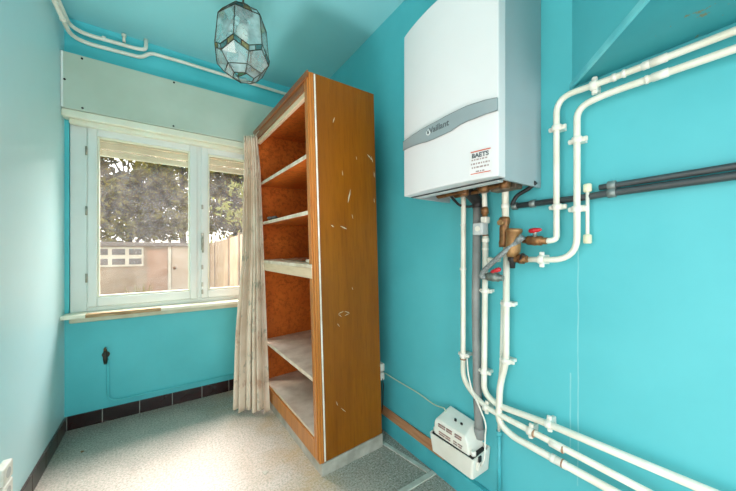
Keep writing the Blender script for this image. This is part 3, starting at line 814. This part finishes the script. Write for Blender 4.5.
# motor box and fittings on the second pipe
off = .045
t = bpv = pipe('boiler_pipe', [rw(483,190,off)+Vector((-.08,.01,.04)), rw(484,186,off), rw(485,214,off)], .011, [0,.03,0], 'pipe', 'thin white pipe from the boiler down to the grey valve box')
t = thing('motor_valve', 'pale grey valve box on the second white pipe under the boiler', 'valve', tuple(rw(482,235,off)))
a_ = rw(484.7,207,off); b_ = rw(485.5,236,off)
k = MB(); k.tube([a_, a_.lerp(b_,.08), a_.lerp(b_,.22), a_.lerp(b_,.25), a_.lerp(b_,.95), b_], [.012,.0165,.0165,.012,.012,.014], 14); k.build('body', M['copper'], t)
p = rw(485.2,220,off+.01); k = MB(); k.box((p.x-.016,p.y-.014,p.z-.014),(p.x+.016,p.y+.014,p.z+.014),.004); k.build('nut', M['clip'], t)
p = rw(481,229,off+.02); k = MB(); k.box((p.x-.024,p.y-.022,p.z-.027),(p.x+.024,p.y+.028,p.z+.027),.006); k.build('motor_housing', M['box_grey'], t)
k = MB(); k.cyl((p.x-.028,p.y,p.z),(p.x-.0235,p.y,p.z),.012,14); k.build('knob', M['clip'], t)
# cross pipe between second and third
k = MB(); k.cyl(rw(488,260,.045), rw(500,260,.045), .009, 12); k.cyl(rw(489,260,.045), rw(491,260,.045), .013, 12); o = k.build('cross_pipe', M['pipe']); tag(o, 'short level white pipe between the second and third upright pipes', 'pipe')
# black hoses looping under the boiler
k = MB(); q0 = rw(452,190,.10)
k.tube(arc_path([rw(447,196,.16)+Vector((0,0,.03)), rw(452,198,.12), rw(460,206,.06), rw(470,207,.03), rw(476,204,.02)], .05), .006, 8); o = k.build('cable', M['black']); tag(o, 'black cable sagging under left side of the boiler', 'cable')
k = MB(); k.tube(arc_path([rw(512,205,.06), rw(516,196,.05), rw(530,188,.05)+Vector((0,0,.0)), rw(536,182,.05)], .04), .008, 8); o = k.build('cable', M['black']); tag(o, 'black cable behind the white pipe at right underside of the boiler', 'cable')
for px, par in ((464,hp1),(484,bpv),(505,bpf)):
    p = rw(px, 188, .14); p.z = BZ0+.010
    k = MB(); k.tube([(p.x,p.y,p.z-.018),(p.x,p.y,p.z-.010),(p.x,p.y,p.z+.0235)], [.016,.021,.021], 8); k.build('copper_nut', M['copper'], par)

# two pipes rising right of the boiler
off = .04
pa = [rw(545,241,.06), rw(556.5,240,off), rw(556.5,98,off), rw(596,84.5,off), rw(736,30.5,off)]
pa.append(pa[-1]+(pa[-1]-pa[-2])*1.2)
t = pipe('heating_pipe', pa, RP-.0012, [0,.06,.085,.05,.01,0], 'pipe', 'upper of the two white pipes rising beside the boiler and along the bulkhead')
clip(t, rw(556.7,128,off), (0,0,1), RP); clip(t, rw(557,207,off), (0,0,1), RP)
dd = pa[4]-pa[3]
p = on_line(pa[3],pa[4],592) if False else pa[3]+(pa[3]-pa[4])*.02
clip(t, p, dd, RP); ring(t, on_line(pa[3],pa[4],624), dd, .0125, .012); ring(t, on_line(pa[3],pa[4],646), dd, .0125, .02); ring(t, on_line(pa[3],pa[4],659), dd, .0125, .04); ring(t, on_line(pa[3],pa[4],614), dd, .0125, .014)
pb = [rw(527,259.5,off+.02), rw(577,260,off), rw(577,108,off), rw(606,94,off), rw(736,48.5,off)]
pb.append(pb[-1]+(pb[-1]-pb[-2])*1.2)
t = pipe('heating_pipe', pb, RP-.001, [0,.095,.085,.05,.01,0], 'pipe', 'lower of the two white pipes rising beside the boiler, with the big lower bend')
clip(t, rw(577,140,off), (0,0,1), RP); clip(t, rw(577,209,off), (0,0,1), RP); clip(t, rw(541,259.6,off+.012), (0,1,0), RP)
dd = pb[4]-pb[3]; ring(t, on_line(pb[3],pb[4],647), dd, .0125, .012); ring(t, on_line(pb[3],pb[4],660), dd, .0125, .04)
# little upright tube with cream ends
t = thing('gauge_tube', 'short upright white tube with cream end caps on the right wall', 'tube', tuple(rw(587.5,243,.03)))
k = MB(); k.cyl(rw(587.5,188,.03), rw(587.5,240,.03), .0055, 10); k.build('tube', M['clip'], t)
for a_, b_ in ((184,192),(234.5,243.5)):
    k = MB(); k.cyl(rw(587.5,a_,.03), rw(587.5,b_,.03), .0125, 10, .003); k.box(rw(586.5,a_+2,.02), rw(588.5,b_-2,.0005)); k.build('end_cap', mat('cream plastic', (232,230,196), None, 8, .4), t)
k = MB(); k.box(rw(577,205.5,.03), rw(587,211.5,.015), .002); k.build('bracket', M['clip'], t)
# dark pipes
off = .022
la, lb = rw(500,206.5,off), rw(736,173.5,off)
def dark(pts, r, label):
    t = thing('dark_pipe', label, 'pipe', tuple(pts[0])); k = MB(); k.tube(arc_path(pts,.02), r, 12); k.build('tube', M['dark_pipe'], t); return t
zz = (rw(612,193.5,off).z, rw(736,175,off).z)
pts = [rw(512,206.5,off), rw(590,196.5,off), rw(600,194.5,off), rw(736,175.5,off)]; pts.append(pts[-1]+(pts[-1]-pts[-2])*1.0)
t = dark(pts, .0115, 'lower dark grey pipe running from the boiler along the right wall')
def band(t, p, d):
    d = Vector(d).normalized(); k = MB(); k.cyl(p-d*.011, p+d*.011, .0155, 16, .002); k.box((p.x+.005,p.y-.009,p.z-.008),(XR-.0005,p.y+.009,p.z+.008)); k.build('clip_band', M['dull_metal'], t)
band(t, rw(612,193,off), pts[3]-pts[2])
band(t, rw(515,206.2,off), pts[1]-pts[0]); band(t, rw(533,203.8,off), pts[1]-pts[0])
pts = [rw(599.5,187.5,off), rw(612,185.7,off), rw(736,166,off)]; pts.append(pts[-1]+(pts[-1]-pts[-2])*1.0)
t = dark(pts, .0095, 'upper dark grey pipe starting beside the small upright tube'); band(t, rw(612,185.4,off), pts[2]-pts[1])

# ================================================================= CONDENSATE PUMP
def pump():
    t = thing('condensate_pump', 'white plastic condensate pump on the right wall near the floor', 'pump', (1.15,.92,.2))
    y0, y1, x0, x1 = .795, 1.052, 1.092, XR-.0295
    x1 = XR-.001
    zf = .292
    m = MB(); w = .006
    def taper(mb, xa, xb, ya, yb, za, zb_, s):
        mb.prism([(xa+s,ya+s,za),(xb,ya+s,za),(xb,yb-s,za),(xa+s,yb-s,za)], (0,0,.0001))
    tb = bmesh.new()
    lo = [(x0+.008,y0+.010,.200),(x1,y0+.010,.200),(x1,y1-.010,.200),(x0+.008,y1-.010,.200)]
    hi = [(x0,y0,zf),(x1,y0,zf+.012),(x1,y1,zf+.012),(x0,y1,zf-.006)]
    vi = [(x0+w,y0+w,zf),(x1-w,y0+w,zf+.012),(x1-w,y1-w,zf+.012),(x0+w,y1-w,zf-.006)]
    vb = [(a_,b_,zf-.035) for a_,b_,c_ in vi]
    rings_ = [[tb.verts.new(p) for p in L_] for L_ in (lo,hi,vi,vb)]
    tb.faces.new(rings_[0][::-1]); tb.faces.new(rings_[3])
    for i in range(3):
        for j in range(4): tb.faces.new((rings_[i][j], rings_[i][(j+1)%4], rings_[i+1][(j+1)%4], rings_[i+1][j]))
    bmesh.ops.recalc_face_normals(tb, faces=tb.faces[:])
    bmesh.ops.bevel(tb, geom=[e for e in tb.edges if abs(e.verts[0].co.z-e.verts[1].co.z) > .05], offset=.01, segments=3, affect='EDGES', profile=.5)
    m.add(tb); m.build('tank', M['pump'], t)
    m = MB(); m.box((x0+.012,y0+.012,zf-.034),(x1-.012,y1-.012,zf-.002)); m.build('gap_shade_block', M['black'], t)  # black block standing in for the dark gap between tank and cover
    # cover: profile along the wall, front lower than back, near end stepped down
    tb = bmesh.new()
    ya, yb, xa, xb = y0+.020, y1-.018, x0+.014, x1-.010
    bot = [(xa,ya+.012,zf-.006),(xb,ya+.012,zf),(xb,yb,zf),(xa,yb,zf-.006)]
    top = [(xa+.006,ya+.038,.362),(xb-.006,ya+.052,.392),(xb-.006,yb-.020,.404),(xa+.006,yb-.008,.362)]
    mid = [(xa+.001,ya+.018,.335),(xb,ya+.018,.345),(xb,yb-.001,.37),(xa+.001,yb-.001,.345)]
    rg = [[tb.verts.new(p) for p in L_] for L_ in (bot,mid,top)]
    tb.faces.new(rg[0][::-1]); tb.faces.new(rg[2])
    for i in range(2):
        for j in range(4): tb.faces.new((rg[i][j], rg[i][(j+1)%4], rg[i+1][(j+1)%4], rg[i+1][j]))
    bmesh.ops.recalc_face_normals(tb, faces=tb.faces[:])
    bmesh.ops.bevel(tb, geom=tb.edges[:], offset=.006, segments=3, affect='EDGES', profile=.5)
    m = MB(); m.add(tb); cv = m.build('cover', M['pump'], t)
    # vents on the top, printing on the front
    for yy in (.90,.935):
        m = MB(); m.box((1.146,yy-.005,.379),(1.152,yy+.005,.388+ (yy-.9)*.1)); m.build('slot', M['black'], cv)
    m = MB()
    for zz, sets in ((.347,((.868,.905),(.922,.955),(.962,1.005))),(.337,((.868,.905),(.922,.955),(.962,1.005))),(.312,((.862,.888),(.893,.912),(.93,1.0))),(.302,((.866,.884),(.890,.912),(.93,.96),(.965,1.0)))):
        for a_, b_ in sets: m.box((xa-.0012,a_,zz-.0028),(xa+.004,b_,zz+.0028))
    m.build('printed_label', mat('brown red print', (168,124,112), (130,116,110), 60, .6), cv)
    m = MB(); m.cyl((xa+.02,ya+.003,zf-.004),(xa+.02,ya+.003,zf+.018),.012,14,.003); m.build('inlet_cap', M['pump'], t)
    m = MB(); m.cyl((xa+.02,yb+.008,zf-.004),(xa+.02,yb+.008,zf+.014),.010,14,.003); m.build('inlet_cap', M['pump'], t)
    m = MB(); m.box((x0+.03,y0-.006,.235),(x0+.055,y0+.012,.272),.003); m.build('outlet_valve', M['clip'], t)
    m = MB(); m.box((x0+.032,y0-.0085,.275),(x0+.05,y0-.002,.30),.002); m.build('clip_lug', M['black'], t)
    # outlet tube
    return t
pump()
k = MB(); k.tube(arc_path([(1.135,.787,.255),(1.14,.770,.30),rw(485,436,.06),rw(486.5,425,.085),rw(480,408,.088),rw(472,391,.075),rw(468,374,.070),rw(467,358,.060)], .05), .0035, 8)
o = k.build('outlet_hose', M['pump']); tag(o, 'thin clear white hose rising from the pump along the leftmost pipe', 'hose')

# socket, cable, batten beside cabinet
t = thing('wall_socket', 'small white double socket on right wall behind the cabinet corner', 'socket', tuple(rw(382,371,.0)))
for py in (366,374.5):
    p = rw(382.5,py,0)
    k = MB(); k.box((XR-.036,p.y-.026,p.z-.026),(XR-.0005,p.y+.026,p.z+.026),.006); s_ = k.build('housing', M['clip'], t)
    k = MB(); k.cyl((XR-.0375,p.y,p.z),(XR-.0355,p.y,p.z),.017,16); k.build('insert', M['dark_pipe'], s_)
k = MB(); k.tube(arc_path([rw(385,373,.03), rw(396,380,.01), rw(420,394,.008), rw(434,405,.012), Vector((1.165,1.015,.40)), Vector((1.165,1.005,.37))], .06), .0032, 8); o = k.build('power_cable', mat('beige cable', (196,206,178), None, 9, .5)); tag(o, 'thin beige cable running from the socket down to the pump', 'cable')
k = MB(); k.tube(arc_path([rw(381.5,375,.02), rw(383.5,384,.02), rw(383,400,.02), Vector((XR-.02, rw(382,415,.02).y, .1035))], .05), .003, 8); o = k.build('power_cable', M['black']); tag(o, 'black cable hanging from the socket behind the cabinet', 'cable')
k = MB(); 
k.prism([(XR-.026,1.60,.1005),(XR-.018,1.60,.1005),(XR-.004,1.60,.148),(XR-.012,1.60,.148)], (0,-.545,0), .001)
o = k.build('batten', M['plank']); tag(o, 'bare reddish wooden batten lying on the teal skirting board', 'batten')

# outlet on left wall
t = thing('wall_socket', 'white double socket box on the left wall at bottom left', 'socket', (XL,1.90,.2))
ya, yb = 1.76, 1.852
for z0_, z1_ in ((.268,.338),(.19,.262)):
    k = MB(); k.box((XL+.0005,ya,z0_),(XL+.03,yb,z1_),.007,3); s_ = k.build('housing', M['clip'], t)
    k = MB(); k.cyl((XL+.0295,(ya+yb)/2,(z0_+z1_)/2),(XL+.0308,(ya+yb)/2,(z0_+z1_)/2),.020,18); k.build('insert', mat('pale grey socket well', (190,192,188), None, 9, .5), s_)

# gas tap and painted pipe on window wall
p = bw(106,355,.0)
t = thing('gas_tap', 'small dark bronze tap on teal wall below the window', 'tap', (p.x,YB,p.z))
k = MB(); k.cyl((p.x,YB-.0005,p.z+.005),(p.x,YB-.006,p.z+.005),.022,16); k.build('wall_plate', M['came'], t)
k = MB(); k.cyl((p.x,YB-.006,p.z+.005),(p.x,YB-.05,p.z+.005),.010,12); k.tube([(p.x,YB-.03,p.z-.055),(p.x,YB-.03,p.z-.02),(p.x,YB-.03,p.z+.005),(p.x,YB-.03,p.z+.05)],[.008,.013,.013,.009],12); k.build('body', M['came'], t)
k = MB(); k.box((p.x-.006,YB-.06,p.z+.045),(p.x+.006,YB-.022,p.z+.062),.003); k.build('lever', M['copper'], t)
x0 = p.x
pts = [(x0+.012,YB-.012,p.z-.03), (x0+.012,YB-.012,bw(108,402,.012).z), (XR-.15,YB-.012,bw(108,402,.012).z+.005)]
pts = [Vector(v) for v in pts]
k = MB(); k.tube(arc_path(pts, .06), .0075, 10); o = k.build('painted_pipe', M['teal_back']); tag(o, 'thin teal painted pipe running from the tap along the skirting tiles', 'pipe')

# bits on the floor
for px, py, lab, s in ((265,473,'pale paint chip on the floor at cabinet front corner',.018),(82,452,'small dark crumb on the bare floor left of cabinet',.010)):
    d = ray(px,py); tt = -H/d.z; p = Vector((d.x*tt,d.y*tt,0))
    k = MB(); k.prism([p+Vector((math.cos(a)*s*r_,math.sin(a)*s*r_,.0004)) for a,r_ in ((0,1),(1.1,.7),(2.2,1.1),(3.4,.6),(4.6,.9))], (0,0,.004), .0006)
    o = k.build('paint_chip' if s > .015 else 'crumb', M['marble_chip'] if s > .015 else M['copper']); tag(o, lab, 'chip')

# ================================================================= OUTSIDE
GZ = -.7
k = MB(); k.box((-14,YB+.26,GZ-.2),(16,30,GZ)); o = struct(k.build('ground', M['soil']))
SY = 10.0
def sp(px, py, y=SY):
    d = ray(px,py); t = y/d.y; return Vector((d.x*t,y,H+d.z*t))
sh = thing('garden_shed', 'low beige garden shed with flat roof seen through the window', 'shed', (-1,SY,GZ))
zr = sp(130,244).z
k = MB(); k.box((-5.5,SY,GZ),(sp(192,250).x,SY+2.4,zr-.05)); k.build('shed_walls', M['shed_wall'], sh)
k = MB(); k.box((-5.7,SY-.14,zr-.055),(sp(194,250).x,SY+2.6,zr+.05),.01); k.build('roof', M['shed_roof'], sh)
x0, x1, z0, z1 = sp(92,250).x, sp(143.5,250).x, sp(120,266.5).z, sp(120,247).z
k = MB(); k.box((x0,SY-.02,z0),(x1,SY-.0005,z1)); wf = k.build('shed_window', M['shed_trim'], sh)
nx = 3; gx = (x1-x0)/nx; gz = (z1-z0)/2
for i in range(nx):
    for j in range(2):
        k = MB(); k.box((x0+gx*i+.04,SY-.026,z0+gz*j+.05),(x0+gx*(i+1)-.04,SY-.0205,z0+gz*(j+1)-.05)); k.build('pane', M['shed_glass'], wf)
k = MB(); k.box((sp(172,250).x,SY-.03,GZ),(sp(190.5,250).x,SY-.0005,zr-.06)); dr = k.build('shed_door', M['shed_door'], sh)
k = MB(); k.sphere((sp(174.5,270).x,SY-.05,sp(174.5,268).z),.04); k.build('knob', M['copper'], dr)
k = MB(); k.box((sp(168,250).x,SY-.05,GZ),(sp(171.3,250).x,SY-.0005,zr-.06)); k.build('door_post', M['shed_trim'], sh)
k = MB(); k.box((sp(147,250).x,SY-.03,GZ),(sp(167.5,250).x,SY-.0005,zr-.15)); k.build('shed_panel', mat('beige shed panel', (180,142,118), (164,126,102), 3, .8), sh)
# fence
fa, fb = Vector((1.10,9.6,0)), Vector((.74,3.45,0))
FT = 1.375
fe = thing('garden_fence', 'tall pale slab fence with upright posts along the garden right side', 'fence', (fa.x,fa.y,GZ))
dv = (fb-fa); dl = dv.length; dn = dv.normalized(); nn = Vector((dn.y,-dn.x,0))
def fence_t(px):
    lo, hi = 0.0, 1.0
    for _ in range(40):
        mid = (lo+hi)/2; p = fa+dv*mid; u = (p.x*cT-p.y*sT)/(p.x*sT+p.y*cT)*F+368
        if u < px: lo = mid
        else: hi = mid
    return lo
ts = [0, fence_t(217), fence_t(232), fence_t(243), 1.035]
for i in range(len(ts)-1):
    a_, b_ = fa+dv*ts[i]+dn*.05, fa+dv*ts[i+1]-dn*.05
    k = MB(); k.prism([a_+Vector((0,0,GZ)),b_+Vector((0,0,GZ)),b_+nn*.04+Vector((0,0,GZ)),a_+nn*.04+Vector((0,0,GZ))],(0,0,FT-GZ)); k.build('fence_panel', M['fence'], fe)
for tt in ts:
    p = fa+dv*tt; k = MB(); k.box((p.x-.05,p.y-.05,GZ),(p.x+.05,p.y+.05,FT+.03)); k.build('fence_post', M['post'], fe)
# trees
def tree(x, y, h, rx, m, label, seed, n=4200, sz=.15, low=.4):
    rr = random.Random(seed)
    t = thing('tree', label, 'tree', (x,y,GZ), 'trees behind the shed')
    k = MB(); k.tube([(x,y,GZ),(x+.05,y,GZ+h*.3),(x-.04,y+.05,GZ+h*.6),(x+.02,y,GZ+h*.9)],[.16,.13,.08,.02],10)
    for i in range(7):
        a_ = rr.random()*6.3; z_ = GZ+h*(.3+.07*i)
        k.tube([(x,y,z_),(x+math.cos(a_)*rx*.35,y+math.sin(a_)*rx*.35,z_+h*.09),(x+math.cos(a_)*rx*.75,y+math.sin(a_)*rx*.75,z_+h*.2)],[.05,.035,.012],6)
    k.build('trunk', M['trunk'], t)
    k = MB(); cl = []
    for i in range(34):
        a_ = rr.random()*6.28; q_ = rr.random()**.5; zz_ = rr.random()
        cl.append(Vector((x+math.cos(a_)*rx*q_*.85, y+math.sin(a_)*rx*q_*.85, GZ+h*(low+(1-low)*zz_))))
    for i in range(n):
        c = cl[i % len(cl)]; v = Vector((rr.gauss(0,1),rr.gauss(0,1),rr.gauss(0,.8)))*rx*.2
        p = c+v; ax = Vector((rr.gauss(0,1),rr.gauss(0,1),rr.gauss(0,1))).normalized(); bx_ = ax.orthogonal().normalized()
        s_ = sz*(.6+rr.random()*.8)
        k.quad(p-ax*s_, p+bx_*s_*.5, p+ax*s_, p-bx_*s_*.5)
    k.build('crown', M[m], t)
tree(-3.74,15.5,6.82,1.9,'leaf_b','brownish green tree behind the shed, left in the window view',1)
tree(-1.32,16.3,6.49,1.7,'leaf_b','dark brownish tree behind the middle of the shed roof',2)
tree(0.605,15.3,7.04,1.7,'leaf_a','olive green tree behind the shed beside the window mullion',3)
tree(2.86,15.9,7.26,1.8,'leaf_b','brownish tree behind the fence in the right pane',4)
tree(2.145,9.4,4,.85,'leaf_c','yellow green small tree over the fence in the right pane',5, 1500, .09)
tree(-2.42,14.7,4.29,1.5,'leaf_a','low olive bush tree just behind the shed roof at left',6, 2200, .11, .3)
tree(5.06,14.7,6.6,1.9,'leaf_a','olive tree farthest right behind the fence',8)
tree(-6.16,15.1,6.6,2.0,'leaf_a','olive tree farthest left behind the shed',9)
# small shrub by shed
p = sp(141,292); t = thing('shrub', 'small grey green shrub in front of the shed wall', 'shrub', (p.x,SY-.9,GZ))
k = MB(); rr = random.Random(11)
for i in range(70):
    a_ = rr.random()*6.28; l_ = .5+rr.random()*.55; tp = Vector((p.x+math.cos(a_)*l_*.3, SY-.9+math.sin(a_)*l_*.3, GZ+l_*1.1)); b_ = Vector((p.x,SY-.9,GZ)); s_ = Vector((-math.sin(a_),math.cos(a_),0))*.03
    k.quad(b_, b_.lerp(tp,.5)+s_, tp, b_.lerp(tp,.5)-s_)
k.build('leaves', M['leaf_a'], t)

# ================================================================= LIGHT
w = bpy.data.worlds.new('sky'); bpy.context.scene.world = w; w.use_nodes = True
nt = w.node_tree; bg = nt.nodes['Background']
tc = nt.nodes.new('ShaderNodeTexCoord'); sx = nt.nodes.new('ShaderNodeSeparateXYZ'); nt.links.new(tc.outputs['Generated'], sx.inputs[0])
nt.links.new(mixc(nt, ramp(nt, sx.outputs[2], -.05, .5), (1,.96,.88,1), (.86,.93,1,1)), bg.inputs[0])
bg.inputs[1].default_value = 2.6
def area(name, loc, rot, sx_, sy_, e, col=(1,1,1)):
    l = bpy.data.lights.new(name, 'AREA'); l.shape = 'RECTANGLE'; l.size = sx_; l.size_y = sy_; l.energy = e; l.color = col
    o = bpy.data.objects.new(name, l); C.objects.link(o); o.location = loc; o.rotation_euler = rot; return o
def sun(e, d, ang, col):
    l = bpy.data.lights.new('sun', 'SUN'); l.energy = e; l.angle = ang; l.color = col
    o = bpy.data.objects.new('sun', l); C.objects.link(o); o.rotation_euler = Vector(d).to_track_quat('-Z','Y').to_euler()
sun(2.2, (.55,-.35,-.75), math.radians(12), (1,.93,.82))
def aim(o, p): o.rotation_euler = (Vector(p)-o.location).to_track_quat('-Z','Y').to_euler()
area('rear_fill', (.25, YR+.03, 1.15), (PI/2, 0, 0), 1.5, 2.0, 42, (1,.89,.90))  # added fill lamp in front of the closed rear wall
area('left_fill', (XL-.06, .1, .75), (0, -PI/2, 0), 1.3, 1.3, 2.6, (1,.91,.92))  # added fill lamp in an assumed left opening, out of view
o = area('sky_daylight', (.15, 4.1, 3.0), (0,0,0), 2.8, 1.5, 450, (1,.90,.93)); aim(o, (.2,1.3,.2))
l = bpy.data.lights.new('bounce_spot', 'SPOT'); l.energy = 105; l.shadow_soft_size = .2; l.color = (1,.90,.92); l.spot_size = math.radians(80); l.spot_blend = .9
o = bpy.data.objects.new('bounce_spot', l); C.objects.link(o); o.location = (.22,.66,.40); aim(o, (.15,1.5,2.75))  # added spot standing in for light bounced up to the ceiling

# ================================================================= CAMERA
cd = bpy.data.cameras.new('camera'); co = bpy.data.objects.new('camera', cd); C.objects.link(co)
cd.sensor_width = 36; cd.lens = F/736*36; cd.shift_y = (HZ-245.5)/736; cd.clip_start = .02
co.location = (0,0,H); co.rotation_euler = (PI/2, 0, -TH)
bpy.context.scene.camera = co
vs = bpy.context.scene.view_settings
vs.view_transform = 'Standard'; vs.look = 'None'; vs.exposure = .06; vs.gamma = 1
bpy.context.scene.cycles.max_bounces = 10; bpy.context.scene.cycles.diffuse_bounces = 6; bpy.context.scene.cycles.transparent_max_bounces = 16
for o in list(bpy.data.objects):
    if 'world' in o: del o['world']
